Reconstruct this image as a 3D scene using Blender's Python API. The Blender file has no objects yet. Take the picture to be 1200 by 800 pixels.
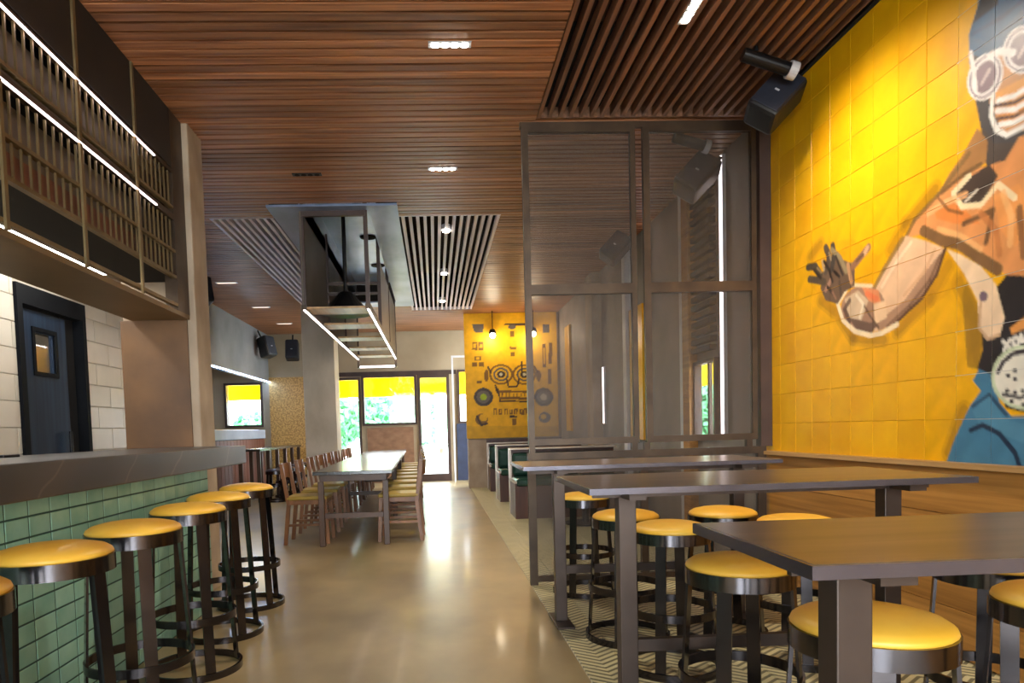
import bpy, math, random
import numpy as np
from mathutils import Matrix, Vector
random.seed(7)
C = bpy.context.scene.collection
SC = bpy.context.scene

# ------------------------------------------------------------------ camera
F, PX, PY, HC = 800.0, 545.332, 543.594, 1.13
YAW, PITCH, ROLL = 0.042679, -0.05085, -0.028855
def cam_axes():
    cy, sy, cp, sp = math.cos(YAW), math.sin(YAW), math.cos(PITCH), math.sin(PITCH)
    f = Vector((sy*cp, cy*cp, sp)); r = Vector((cy, -sy, 0)); u = r.cross(f)
    cr, sr = math.cos(ROLL), math.sin(ROLL)
    return cr*r + sr*u, -sr*r + cr*u, f
AX_R, AX_U, AX_F = cam_axes()
def pix_ray(x, y): return AX_R*((x-PX)/F) - AX_U*((y-PY)/F) + AX_F
def on_plane(x, y, ax, val):
    d = pix_ray(x, y); o = Vector((0, 0, HC)); return o + d*((val-o[ax])/d[ax])
cd = bpy.data.cameras.new('camera'); cam = bpy.data.objects.new('camera', cd); C.objects.link(cam)
cd.sensor_width = 36; cd.lens = F/1200*36; cd.clip_start = .05; cd.clip_end = 200
cd.shift_x = (600-PX)/1200; cd.shift_y = (PY-400)/1200
m = Matrix.Identity(4)
for i, a in enumerate((AX_R, AX_U, -AX_F)):
    for j in range(3): m[j][i] = a[j]
m.translation = (0, 0, HC); cam.matrix_world = m
SC.camera = cam

# ------------------------------------------------------------------ world, light, exposure
w = bpy.data.worlds.new('sky'); SC.world = w; w.use_nodes = True
bg = w.node_tree.nodes['Background']; bg.inputs[0].default_value = (.82, .92, 1, 1); bg.inputs[1].default_value = 8.5
SC.view_settings.view_transform = 'Standard'; SC.view_settings.look = 'None'
SC.view_settings.exposure = 1.15; SC.view_settings.gamma = 1; SC.view_settings.use_curve_mapping = False
def area(name, loc, rot, sx, sy, power, col=(1, 1, 1), portal=False):
    l = bpy.data.lights.new(name, 'AREA'); l.shape = 'RECTANGLE'; l.size = sx; l.size_y = sy; l.energy = power; l.color = col
    if portal: l.cycles.is_portal = True
    o = bpy.data.objects.new(name, l); C.objects.link(o); o.location = loc; o.rotation_euler = rot
    return o
R90 = math.pi/2
area('far_window_portal', (-2.0, 15.6, 1.3), (-R90, 0, 0), 6.2, 2.6, 1, portal=True)
area('entrance_portal', (-.1, -4.1, 1.6), (R90, 0, 0), 4.6, 2.8, 1, portal=True)

# ------------------------------------------------------------------ helpers
def lin(c):
    r = []
    for v in c[:3]:
        v = v/255.0
        r.append(v/12.92 if v <= .04045 else ((v+.055)/1.055)**2.4)
    return (r[0], r[1], r[2], 1)
class NT:
    def __init__(s, name):
        s.m = bpy.data.materials.new(name); s.m.use_nodes = True; s.t = s.m.node_tree
        s.b = s.t.nodes['Principled BSDF']; s.out = s.t.nodes['Material Output']
    def n(s, typ, **kw):
        x = s.t.nodes.new(typ)
        for k, v in kw.items(): setattr(x, k, v)
        return x
    def l(s, a, b): s.t.links.new(a, b)
def ramp(nt, fac, c1, c2, p1=0., p2=1.):
    r = nt.n('ShaderNodeValToRGB'); e = r.color_ramp.elements
    e[0].position = p1; e[1].position = p2; e[0].color = lin(c1); e[1].color = lin(c2); nt.l(fac, r.inputs[0]); return r.outputs[0]
def math_n(nt, op, a, b=None, c=None):
    x = nt.n('ShaderNodeMath', operation=op)
    for i, v in enumerate((a, b, c)):
        if v is None: continue
        if isinstance(v, (int, float)): x.inputs[i].default_value = v
        else: nt.l(v, x.inputs[i])
    return x.outputs[0]
def noise_mat(name, c1, c2, scale=(4, 4, 4), rough=.5, metal=0., bump=0., rand=0., spec=.5, detail=5, p=(.3, .7), rrange=0., coat=0., coord='Object'):
    nt = NT(name); b = nt.b
    tc = nt.n('ShaderNodeTexCoord'); mp = nt.n('ShaderNodeMapping'); mp.inputs['Scale'].default_value = scale
    src = tc.outputs['Object']
    if coord == 'World': src = nt.n('ShaderNodeNewGeometry').outputs['Position']
    nt.l(src, mp.inputs[0])
    oi = nt.n('ShaderNodeObjectInfo')
    if rand:
        off = nt.n('ShaderNodeVectorMath', operation='SCALE'); off.inputs[0].default_value = (13, 17, 11); nt.l(oi.outputs['Random'], off.inputs['Scale'])
        nt.l(off.outputs[0], mp.inputs['Location'])
    no = nt.n('ShaderNodeTexNoise'); no.inputs['Scale'].default_value = 1; no.inputs['Detail'].default_value = detail; nt.l(mp.outputs[0], no.inputs['Vector'])
    col = ramp(nt, no.outputs[0], c1, c2, *p)
    if rand:
        h = nt.n('ShaderNodeHueSaturation'); v = math_n(nt, 'MULTIPLY_ADD', oi.outputs['Random'], 2*rand, 1-rand)
        nt.l(v, h.inputs['Value']); nt.l(col, h.inputs['Color']); col = h.outputs[0]
    nt.l(col, b.inputs['Base Color'])
    b.inputs['Metallic'].default_value = metal; b.inputs['Specular IOR Level'].default_value = spec
    if rrange: nt.l(math_n(nt, 'MULTIPLY_ADD', no.outputs[0], rrange, rough-rrange/2), b.inputs['Roughness'])
    else: b.inputs['Roughness'].default_value = rough
    if coat: b.inputs['Coat Weight'].default_value = coat; b.inputs['Coat Roughness'].default_value = .1
    if bump:
        bp = nt.n('ShaderNodeBump'); bp.inputs['Strength'].default_value = bump; bp.inputs['Distance'].default_value = .01
        nt.l(no.outputs[0], bp.inputs['Height']); nt.l(bp.outputs[0], b.inputs['Normal'])
    return nt.m
def emit_mat(name, col, strength):
    nt = NT(name); nt.b.inputs['Base Color'].default_value = lin(col); nt.b.inputs['Emission Color'].default_value = lin(col); nt.b.inputs['Emission Strength'].default_value = strength
    return nt.m
def glass_mat(name, tint=(255, 255, 255), refl=.08):
    nt = NT(name); tr = nt.n('ShaderNodeBsdfTransparent'); tr.inputs[0].default_value = lin(tint)
    gl = nt.n('ShaderNodeBsdfGlossy'); gl.inputs['Roughness'].default_value = .03
    mx = nt.n('ShaderNodeMixShader'); mx.inputs[0].default_value = refl
    nt.l(tr.outputs[0], mx.inputs[1]); nt.l(gl.outputs[0], mx.inputs[2]); nt.l(mx.outputs[0], nt.out.inputs[0])
    return nt.m
def attr_mat(name, rough=.35, spec=.5):
    nt = NT(name); a = nt.n('ShaderNodeAttribute'); a.attribute_name = 'paint'
    no = nt.n('ShaderNodeTexNoise'); no.inputs['Scale'].default_value = 9; tc = nt.n('ShaderNodeTexCoord'); nt.l(tc.outputs['Object'], no.inputs['Vector'])
    h = nt.n('ShaderNodeHueSaturation'); nt.l(math_n(nt, 'MULTIPLY_ADD', no.outputs[0], .5, .75), h.inputs['Value']); nt.l(a.outputs['Color'], h.inputs['Color'])
    nt.l(h.outputs[0], nt.b.inputs['Base Color']); nt.b.inputs['Roughness'].default_value = rough; nt.b.inputs['Specular IOR Level'].default_value = spec
    return nt.m

M = {}
M['slat'] = noise_mat('ceiling_wood', (112, 68, 42), (186, 128, 86), (1.2, 40, 40), .42, rand=.34, bump=.05)
M['grille_wood'] = noise_mat('grille_wood', (98, 64, 44), (142, 98, 70), (40, 1.5, 40), .5, rand=.2)
M['grille_white'] = noise_mat('grille_pale', (232, 220, 228), (246, 236, 242), (40, 1.5, 40), .5, rand=.05)
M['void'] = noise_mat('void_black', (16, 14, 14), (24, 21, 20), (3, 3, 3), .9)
M['ceil_base'] = noise_mat('ceiling_base_dark', (40, 24, 14), (56, 34, 20), (3, 3, 3), .9)
M['concrete'] = noise_mat('concrete_pillar', (150, 130, 108), (188, 170, 148), (3, 3, 2.2), .75, bump=.15)
M['hall_pillar'] = noise_mat('pale_pillar_plaster', (184, 166, 138), (214, 197, 170), (2.5, 2.5, 1.5), .7, bump=.08)
M['warm_lit_plaster'] = noise_mat('warm_lit_plaster', (82, 55, 30), (126, 88, 50), (2, 2, 2), .5, bump=.05)
M['plaster'] = noise_mat('beige_plaster', (158, 140, 112), (176, 158, 130), (1.5, 1.5, 1.5), .8)
M['grey_wall'] = noise_mat('grey_concrete_wall', (128, 122, 116), (160, 152, 144), (2, 2, 1.5), .6, bump=.05)
M['dark_wall'] = noise_mat('dark_brown_wall', (28, 22, 18), (40, 31, 25), (2, 2, 2), .7)
M['floor'] = noise_mat('polished_concrete', (108, 93, 63), (182, 161, 118), (1.6, 1.1, 1), .34, spec=.55, detail=10, p=(.22, .78), rrange=.15, coat=.1)
M['wood_panel'] = noise_mat('wall_wood', (146, 96, 38), (202, 144, 70), (14, .8, 30), .5, rand=.06, bump=.03)
M['ledge'] = noise_mat('ledge_wood', (150, 112, 66), (196, 154, 100), (14, .8, 30), .4)
M['bronze'] = noise_mat('bronze_steel', (60, 47, 36), (86, 69, 53), (5, 5, 5), .42, metal=.55)
M['rackmetal'] = noise_mat('rack_brass', (112, 94, 62), (150, 128, 90), (5, 5, 5), .45, metal=.6)
M['soffit'] = noise_mat('soffit_steel', (112, 88, 54), (136, 108, 70), (2, 2, 2), .5, metal=.2)
M['black'] = noise_mat('black_metal', (20, 19, 20), (34, 32, 33), (6, 6, 6), .35, metal=.6)
M['blackplastic'] = noise_mat('black_plastic', (16, 17, 20), (26, 27, 32), (6, 6, 6), .45)
M['stoolmetal'] = noise_mat('stool_steel', (62, 57, 58), (84, 78, 78), (6, 6, 6), .2, metal=.9)
M['stoolrim'] = noise_mat('polished_rim_steel', (100, 96, 100), (118, 114, 118), (6, 6, 6), .17, metal=1.)
M['seat'] = noise_mat('yellow_vinyl', (236, 176, 52), (248, 198, 80), (5, 5, 5), .42, rand=.05)
M['tabletop'] = noise_mat('table_top', (88, 76, 66), (128, 110, 94), (1.2, 14, 8), .28, spec=.6, rand=.06)
M['tableedge'] = noise_mat('table_steel', (86, 82, 90), (108, 104, 112), (4, 4, 4), .25, metal=.8)
M['tableleg'] = noise_mat('leg_steel', (60, 49, 43), (84, 70, 62), (4, 4, 4), .38, metal=.6)
M['teal'] = noise_mat('green_glazed_tile', (140, 196, 178), (168, 216, 198), (7, 7, 7), .25, rand=.11, spec=.6)
M['grout_green'] = noise_mat('dark_grout', (44, 76, 66), (54, 88, 76), (9, 9, 9), .8)
M['whitetile'] = noise_mat('white_tile', (206, 198, 184), (222, 214, 200), (3, 3, 3), .3, rand=.04)
M['whitegrout'] = noise_mat('tile_grout', (184, 175, 160), (196, 187, 172), (9, 9, 9), .8)
M['door_blue'] = noise_mat('door_slate_blue', (26, 38, 56), (38, 56, 78), (20, 20, 1), .6, spec=.2)
M['door_dark'] = noise_mat('door_frame_black', (7, 8, 12), (11, 13, 18), (6, 6, 6), .7, spec=.15)
M['galv'] = noise_mat('galvanised_sheet', (112, 128, 158), (160, 174, 204), (2.5, 1.3, 2), .35, metal=.3)
M['taupe'] = noise_mat('taupe_sheet', (88, 78, 66), (110, 98, 84), (2, 2, 2), .45, metal=.3)
M['chairwood'] = noise_mat('chair_wood', (104, 64, 32), (150, 98, 54), (10, 10, 2), .4, rand=.12)
M['chairseat'] = noise_mat('olive_vinyl', (150, 122, 42), (178, 148, 62), (6, 6, 6), .45)
M['dtable'] = noise_mat('dining_table_dark', (44, 38, 32), (62, 54, 46), (8, 1.2, 8), .2, spec=1.)
M['dleg'] = noise_mat('dining_leg_wood', (66, 42, 22), (92, 60, 34), (8, 8, 2), .45)
M['ochre'] = noise_mat('ochre_mosaic', (160, 116, 54), (206, 160, 86), (30, 30, 30), .45, detail=1, p=(.4, .6))
M['brick'] = noise_mat('brown_panel', (128, 92, 66), (156, 116, 86), (6, 6, 10), .7)
M['frame_brown'] = noise_mat('window_frame_brown', (58, 40, 34), (76, 54, 46), (6, 6, 6), .5)
M['spkcloth'] = noise_mat('speaker_cloth', (22, 26, 38), (32, 37, 52), (30, 30, 30), .6)
M['navy'] = noise_mat('navy_panel', (34, 42, 66), (46, 56, 84), (6, 6, 6), .4)
M['white_metal'] = noise_mat('white_metal', (208, 208, 214), (224, 224, 228), (6, 6, 6), .4)
M['bluewall'] = noise_mat('bulkhead_grey', (108, 108, 110), (128, 128, 132), (2, 2, 2), .6)
M['palecounter'] = noise_mat('pale_counter', (168, 180, 200), (186, 198, 216), (2, 2, 2), .2)
M['redwood'] = noise_mat('red_wood_plank', (96, 54, 40), (128, 76, 56), (30, 30, 1.5), .5, rand=.12)
M['green_leather'] = noise_mat('green_leather', (30, 58, 48), (46, 80, 66), (5, 5, 5), .22)
M['boothwood'] = noise_mat('booth_wood', (74, 42, 30), (100, 60, 44), (12, 12, 2), .4)
M['boothedge'] = noise_mat('booth_edge_metal', (176, 158, 140), (200, 182, 164), (8, 8, 8), .3, metal=.5)
M['leaf'] = noise_mat('leaves', (60, 150, 96), (130, 205, 150), (3, 3, 3), .6)
M['bark'] = noise_mat('bark', (88, 70, 54), (116, 96, 76), (8, 8, 3), .9)
M['ground'] = noise_mat('pale_pavement', (205, 205, 200), (225, 225, 220), (2, 2, 2), .9)
M['cushiongrey'] = noise_mat('dark_stool_seat', (60, 48, 50), (84, 66, 66), (5, 5, 5), .3)
M['lens'] = noise_mat('spot_lens_grey', (170, 172, 178), (196, 198, 204), (6, 6, 6), .25)
M['yellow_glaze'] = noise_mat('yellow_glazed_tile', (226, 160, 4), (240, 182, 16), (4, 4, 4), .33, rand=.05, spec=.4)
M['jointwhite'] = noise_mat('white_joint_filler', (205, 200, 190), (220, 215, 205), (9, 9, 9), .8)
M['yellow_grout'] = noise_mat('yellow_grout', (210, 152, 12), (222, 164, 26), (9, 9, 9), .7)
M['paint'] = attr_mat('mural_paint', .33, .4)
M['poster'] = attr_mat('panel_print', .45, .3)
M['led'] = emit_mat('led_strip', (255, 236, 240), 3)
M['led_cool'] = emit_mat('cool_led', (160, 200, 255), 26)
M['led_hood'] = emit_mat('hood_led', (255, 240, 232), 10)
M['led_wall'] = emit_mat('wall_led', (255, 238, 238), 3)
M['lamp'] = emit_mat('lamp_face', (255, 244, 226), 30)
M['bulb'] = emit_mat('pendant_bulb', (255, 240, 200), 30)
M['kitchen_lamp'] = emit_mat('kitchen_lamp', (255, 252, 244), 7)
M['glass'] = glass_mat('window_glass')
M['dimlamp'] = emit_mat('dim_lamp_face', (225, 205, 190), .8)

# dark marble bar counter with light veins
nt = NT('dark_marble'); tc = nt.n('ShaderNodeTexCoord'); mp = nt.n('ShaderNodeMapping'); mp.inputs['Rotation'].default_value = (.6, .3, .7); nt.l(tc.outputs['Object'], mp.inputs[0])
wv = nt.n('ShaderNodeTexWave'); wv.inputs['Scale'].default_value = 1.1; wv.inputs['Distortion'].default_value = 5; wv.inputs['Detail'].default_value = 3; nt.l(mp.outputs[0], wv.inputs[0])
cr = nt.n('ShaderNodeValToRGB'); e = cr.color_ramp.elements; e[0].position = 0; e[0].color = lin((46, 39, 34)); e[1].position = 1; e[1].color = lin((66, 55, 48))
x = e.new(.995); x.color = lin((62, 52, 45)); e[-1].color = lin((92, 78, 68)); nt.l(wv.outputs[0], cr.inputs[0]); nt.l(cr.outputs[0], nt.b.inputs['Base Color'])
nt.b.inputs['Roughness'].default_value = .38; nt.b.inputs['Specular IOR Level'].default_value = 1.; M['marble'] = nt.m

# patterned cement floor tile: cream with slanting dashes, mirrored tile by tile
nt = NT('patterned_cement_tile'); g = nt.n('ShaderNodeNewGeometry'); sx = nt.n('ShaderNodeSeparateXYZ'); nt.l(g.outputs['Position'], sx.inputs[0])
u = math_n(nt, 'PINGPONG', math_n(nt, 'SUBTRACT', sx.outputs[0], .654), .1); v = sx.outputs[1]
s = math_n(nt, 'FRACT', math_n(nt, 'MULTIPLY', math_n(nt, 'ADD', v, math_n(nt, 'MULTIPLY', u, .8)), 20.0))
col = ramp(nt, s, (112, 106, 80), (206, 196, 152), .36, .48)
no = nt.n('ShaderNodeTexNoise'); no.inputs['Scale'].default_value = 5; nt.l(g.outputs['Position'], no.inputs['Vector'])
h = nt.n('ShaderNodeHueSaturation'); nt.l(math_n(nt, 'MULTIPLY_ADD', no.outputs[0], .4, .8), h.inputs['Value']); nt.l(col, h.inputs['Color']); nt.l(h.outputs[0], nt.b.inputs['Base Color'])
nt.b.inputs['Roughness'].default_value = .45; M['ptile'] = nt.m

# woven steel mesh, too fine to see its wires: lets part of the light through
nt = NT('woven_steel_mesh'); tr = nt.n('ShaderNodeBsdfTransparent'); mx = nt.n('ShaderNodeMixShader'); mx.inputs[0].default_value = .33
nt.b.inputs['Base Color'].default_value = lin((92, 80, 70)); nt.b.inputs['Metallic'].default_value = .3; nt.b.inputs['Roughness'].default_value = .5
nt.l(tr.outputs[0], mx.inputs[1]); nt.l(nt.b.outputs[0], mx.inputs[2]); nt.l(mx.outputs[0], nt.out.inputs[0]); M['mesh'] = nt.m
# thin yellow awning cloth, daylight shines through it
nt = NT('yellow_awning_cloth'); tl = nt.n('ShaderNodeBsdfTranslucent'); tl.inputs[0].default_value = (1, .8, 0, 1); mx = nt.n('ShaderNodeMixShader'); mx.inputs[0].default_value = .7
nt.b.inputs['Base Color'].default_value = (.95, .75, 0, 1); nt.l(nt.b.outputs[0], mx.inputs[1]); nt.l(tl.outputs[0], mx.inputs[2]); nt.l(mx.outputs[0], nt.out.inputs[0]); M['awning'] = nt.m

class MB:
    def __init__(s): s.v = []; s.f = []
    def add(s, vs, fs):
        k = len(s.v); s.v += [tuple(p) for p in vs]; s.f += [tuple(i+k for i in f) for f in fs]; return s
    def box(s, x0, x1, y0, y1, z0, z1):
        return s.add([(x0, y0, z0), (x1, y0, z0), (x1, y1, z0), (x0, y1, z0), (x0, y0, z1), (x1, y0, z1), (x1, y1, z1), (x0, y1, z1)],
                     [(0, 3, 2, 1), (4, 5, 6, 7), (0, 1, 5, 4), (1, 2, 6, 5), (2, 3, 7, 6), (3, 0, 4, 7)])
    def bar(s, p0, p1, w, t, side=None):
        # box along p0->p1, width w along side, thickness t across
        p0, p1 = Vector(p0), Vector(p1); d = (p1-p0).normalized()
        a = Vector(side).normalized() if side is not None else (Vector((1, 0, 0)) if abs(d.x) < .9 else Vector((0, 1, 0)))
        a = (a - d*a.dot(d)).normalized(); b = d.cross(a); a = a*(w/2); b = b*(t/2)
        q = [p0-a-b, p0+a-b, p0+a+b, p0-a+b, p1-a-b, p1+a-b, p1+a+b, p1-a+b]
        return s.add(q, [(0, 3, 2, 1), (4, 5, 6, 7), (0, 1, 5, 4), (1, 2, 6, 5), (2, 3, 7, 6), (3, 0, 4, 7)])
    def cyl(s, p0, p1, r0, r1=None, n=16):
        r1 = r0 if r1 is None else r1; p0, p1 = Vector(p0), Vector(p1); d = (p1-p0).normalized()
        a = d.orthogonal().normalized(); b = d.cross(a); vs = []
        for p, r in ((p0, r0), (p1, r1)):
            for i in range(n):
                t = 2*math.pi*i/n; vs.append(p + a*(r*math.cos(t)) + b*(r*math.sin(t)))
        fs = [(i, (i+1) % n, n+(i+1) % n, n+i) for i in range(n)] + [tuple(range(n-1, -1, -1)), tuple(range(n, 2*n))]
        return s.add(vs, fs)
    def lathe(s, prof, n=24, c=(0, 0, 0), closed=False):
        vs = []; k = len(prof)
        for i in range(n):
            t = 2*math.pi*i/n
            for r, z in prof: vs.append((c[0]+r*math.cos(t), c[1]+r*math.sin(t), c[2]+z))
        fs = []
        for i in range(n):
            j = (i+1) % n
            for q in range(k if closed else k-1):
                q2 = (q+1) % k; fs.append((i*k+q, j*k+q, j*k+q2, i*k+q2))
        return s.add(vs, fs)
    def ring(s, ro, ri, z0, z1, n=28):
        q = [(ri, z0), (ro, z0), (ro, z1), (ri, z1)]
        for i in range(4): s.lathe([q[i], q[(i+1) % 4]], n)
        return s
    def mesh(s, name, smooth=False):
        me = bpy.data.meshes.new(name); me.from_pydata(s.v, [], s.f); me.validate(); me.update()
        if smooth: me.polygons.foreach_set('use_smooth', [True]*len(me.polygons))
        return me
def link(name, me, mat, parent=None, bevel=0., loc=None):
    o = bpy.data.objects.new(name, me); C.objects.link(o)
    if mat is not None and not me.materials: me.materials.append(M[mat] if isinstance(mat, str) else mat)
    if parent: o.parent = parent
    if loc is not None: o.location = loc
    if bevel:
        b = o.modifiers.new('bevel', 'BEVEL'); b.width = bevel; b.segments = 2; b.limit_method = 'ANGLE'
    return o
def part(name, mb, mat, parent=None, bevel=0., smooth=False, loc=None): return link(name, mb.mesh(name, smooth), mat, parent, bevel, loc)
def tag(o, label, cat, group=None):
    o['label'] = label; o['category'] = cat
    if group: o['group'] = group
    return o
def thing(name, label, cat, loc=(0, 0, 0), rz=0., group=None):
    o = bpy.data.objects.new(name, None); C.objects.link(o); o.location = loc; o.rotation_euler = (0, 0, rz); o.empty_display_size = .1
    return tag(o, label, cat, group)
def struct(name, mb, mat, bevel=0.):
    o = part(name, mb, mat, None, bevel); o['kind'] = 'structure'; return o
def copy_tree(o, parent=None):
    c = o.copy(); C.objects.link(c)
    if parent: c.parent = parent
    for ch in list(o.children): copy_tree(ch, c)
    return c
def B(*a): return MB().box(*a)
def holed(u0, u1, v0, v1, holes):
    us = sorted({u0, u1} | {h for a in holes for h in a[:2] if u0 < h < u1}); vs = sorted({v0, v1} | {h for a in holes for h in a[2:] if v0 < h < v1})
    for i in range(len(us)-1):
        for j in range(len(vs)-1):
            cu, cv = (us[i]+us[i+1])/2, (vs[j]+vs[j+1])/2
            if not any(a[0] < cu < a[1] and a[2] < cv < a[3] for a in holes): yield us[i], us[i+1], vs[j], vs[j+1]
def tile_mesh(name, ax, w, h, d=.006, ch=.004):
    # chamfered tile centred at origin; ax is the outward normal: '+x', '-x' (w along y) or '+z' (w along x, h along y)
    a, b = w/2, h/2; q = []
    for k, (z, i) in enumerate(((0, 0), (d-.002, 0), (d, ch))):
        q += [(-a+i, -b+i, z), (a-i, -b+i, z), (a-i, b-i, z), (-a+i, b-i, z)]
    if ax == '+x': q = [(z, x, y) for x, y, z in q]
    elif ax == '-x': q = [(-z, -x, y) for x, y, z in q]
    f = []
    for k in (0, 4):
        for i in range(4): j = (i+1) % 4; f.append((k+i, k+j, k+4+j, k+4+i))
    f.append((8, 9, 10, 11)); mb = MB().add(q, f)
    return mb.mesh(name)

# ------------------------------------------------------------------ structure: floor
XT = .654; XW = 2.4; CEIL = 3.31; YF = 15.2
fl = struct('floor', B(-5.2, XW+.1, -4.2, YF+.2, -.1, 0), 'floor')
sub = part('tile_bed', B(XT, XW, -4, 13, 0, .002), 'yellow_grout' if False else 'whitegrout', fl)
tm = tile_mesh('floor_tile', '+z', .198, .198, .006, .002); tm.materials.append(M['ptile'])
nx = 9; cnt = 0; far = MB()
for j in range(64):
    y = .3 + .2*j
    for i in range(nx):
        x0 = XT + .2*i; 
        wx = min(.2, XW-x0)
        if wx < .05: continue
        if cnt < 300 and wx > .14 and y > 1.0:
            link('floor_tile', tm, None, fl, loc=(x0+.1 if wx > .19 else x0+.1, y+.1, .002)); cnt += 1
        else: far.box(x0+.001, min(x0+.199, XW), y+.001, y+.199, .0021, .008)
st = part('floor_tile_field', far, 'ptile', fl); st['kind'] = 'stuff'

# ------------------------------------------------------------------ ceiling
HG = [(-.35, .73, 7.06, 12.55), (-2.19, -1.57, 7.06, 12.0), (-1.54, -.3, 6.67, 12.0), (.78, XW+.1, -4.2, 4.93)]
mb = MB()
for u0, u1, v0, v1 in holed(-5.2, XW+.1, -4.2, YF+.2, HG): mb.box(u0, u1, v0, v1, CEIL+.045, CEIL+.09)
mb.box(-5.2, XW+.1, -4.2, YF+.2, 3.98, 4.05)
ce = struct('ceiling', mb, 'ceil_base')
mb = MB()
for u0, u1, v0, v1 in [(h_[0], h_[1], h_[2], h_[3]) for h_ in (HG[0], HG[1], HG[3])]:
    for a in ((u0-.02, u0, v0, v1), (u1, u1+.02, v0, v1), (u0, u1, v0-.02, v0), (u0, u1, v1, v1+.02)): mb.box(a[0], a[1], a[2], a[3], CEIL+.03, 3.98)
part('plenum', mb, 'void', ce)
P = .085; slat_cache = {}
far = MB(); n_sl = 0
for k in range(-20, 172):
    y = .75 + P*k
    if y > YF-.05: continue
    xl = -1.72 if y < 5.2 else (-2.74 if y < 6.6 else -5.0)
    segs = [(xl, XW)]
    for h_ in HG:
        if h_[2]-.02 < y < h_[3]+.02:
            ns = []
            for a, b in segs:
                if h_[1] <= a or h_[0] >= b: ns.append((a, b)); continue
                if a < h_[0]: ns.append((a, h_[0]))
                if h_[1] < b: ns.append((h_[1], b))
            segs = ns
    for a, b in segs:
        if b-a < .06: continue
        if y < 9.0 and n_sl < 300:
            key = (round(a, 3), round(b, 3))
            if key not in slat_cache:
                L = (b-a)/2; slat_cache[key] = B(-L, L, -.031, .031, 0, .042).mesh('ceiling_slat'); slat_cache[key].materials.append(M['slat'])
            link('ceiling_slat', slat_cache[key], None, ce, loc=((a+b)/2, y, CEIL)); n_sl += 1
        else: far.box(a, b, y-.031, y+.031, CEIL, CEIL+.042)
s_ = part('ceiling_slat_field', far, 'slat', ce); s_['kind'] = 'stuff'

def grille(name, label, x0, x1, y0, y1, pitch, mat, wd, ht, z0=CEIL):
    t = thing(name, label, 'ceiling grille', ((x0+x1)/2, y0, z0))
    n = int(round((x1-x0)/pitch)); me = B(-wd/2, wd/2, .02, y1-y0-.02, 0, ht).mesh('slat'); me.materials.append(M[mat])
    for i in range(n+1): link('slat', me, None, t, loc=(-(x1-x0)/2 + (x1-x0)*i/n, 0, 0))
    f = MB(); h2 = (x1-x0)/2
    f.box(-h2-.02, h2+.02, 0, .02, 0, ht); f.box(-h2-.02, h2+.02, y1-y0-.02, y1-y0, 0, ht)
    part('frame', f, mat, t); return t
grille('ceiling_grille', 'brown slatted ceiling grille above the yellow painted wall and high tables', .80, XW-.04, -1.0, 4.92, .0735, 'grille_wood', .026, .07, CEIL)
grille('ceiling_grille', 'pale slatted ceiling grille over the aisle, right of the hanging rack', -.34, .72, 7.07, 12.54, .0757, 'grille_white', .033, .05, CEIL)
grille('ceiling_grille', 'narrow pale slatted ceiling grille left of the hanging rack', -2.18, -1.58, 7.07, 11.98, .075, 'grille_white', .033, .05, CEIL)

# ------------------------------------------------------------------ right wall with the mural tiles
wr = struct('wall_right', B(XW+.0008, XW+.2, -4.2, 4.86, 0, 4.05), 'yellow_grout')
TS = .2; MZ = .91
# painting, outlined in photograph pixels and carried onto the wall plane
def wall_yz(x, y): p = on_plane(x, y, 0, XW); return (p.y, p.z)
class Canvas:
    def __init__(s, Y, Z, base): s.Y = Y; s.Z = Z; s.c = np.zeros((len(Y), 3)); s.c[:] = base[:3]
    def put(s, mask, col, a=1.): s.c[mask] = s.c[mask]*(1-a) + np.array(lin(col)[:3])*a
    def poly(s, pts, col, a=1.):
        inside = np.zeros(len(s.Y), bool); n = len(pts)
        for i in range(n):
            (y0, z0), (y1, z1) = pts[i], pts[(i+1) % n]
            if z0 == z1: continue
            c = (z0 > s.Z) != (z1 > s.Z); inside ^= c & (s.Y < (y1-y0)*(s.Z-z0)/(z1-z0) + y0)
        s.put(inside, col, a)
    def line(s, pts, wd, col, a=1., closed=False):
        n = len(pts)
        for i in range(n if closed else n-1):
            (y0, z0), (y1, z1) = pts[i], pts[(i+1) % n]; dy, dz = y1-y0, z1-z0; L = max(dy*dy+dz*dz, 1e-9)
            t = np.clip(((s.Y-y0)*dy + (s.Z-z0)*dz)/L, 0, 1); d = np.hypot(s.Y-y0-t*dy, s.Z-z0-t*dz); s.put(d < wd/2, col, a)
class PxCanvas(Canvas):
    def P(s, pts): return [wall_yz(*p) for p in pts]
    def pp(s, pts, col, a=1.): s.poly(s.P(pts), col, a)
    def ll(s, pts, wd, col, a=1., closed=False): s.line(s.P(pts), wd, col, a, closed)
    def el(s, cx, cy, rx, ry, col, rot=0., a=1.): s.pp(ell(cx, cy, rx, ry, rot), col, a)
def ell(cx, cy, rx, ry, rot=0., n=28):
    c, q = math.cos(rot), math.sin(rot)
    return [(cx + rx*math.cos(t)*c - ry*math.sin(t)*q, cy + rx*math.cos(t)*q + ry*math.sin(t)*c) for t in [2*math.pi*i/n for i in range(n)]]
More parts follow.
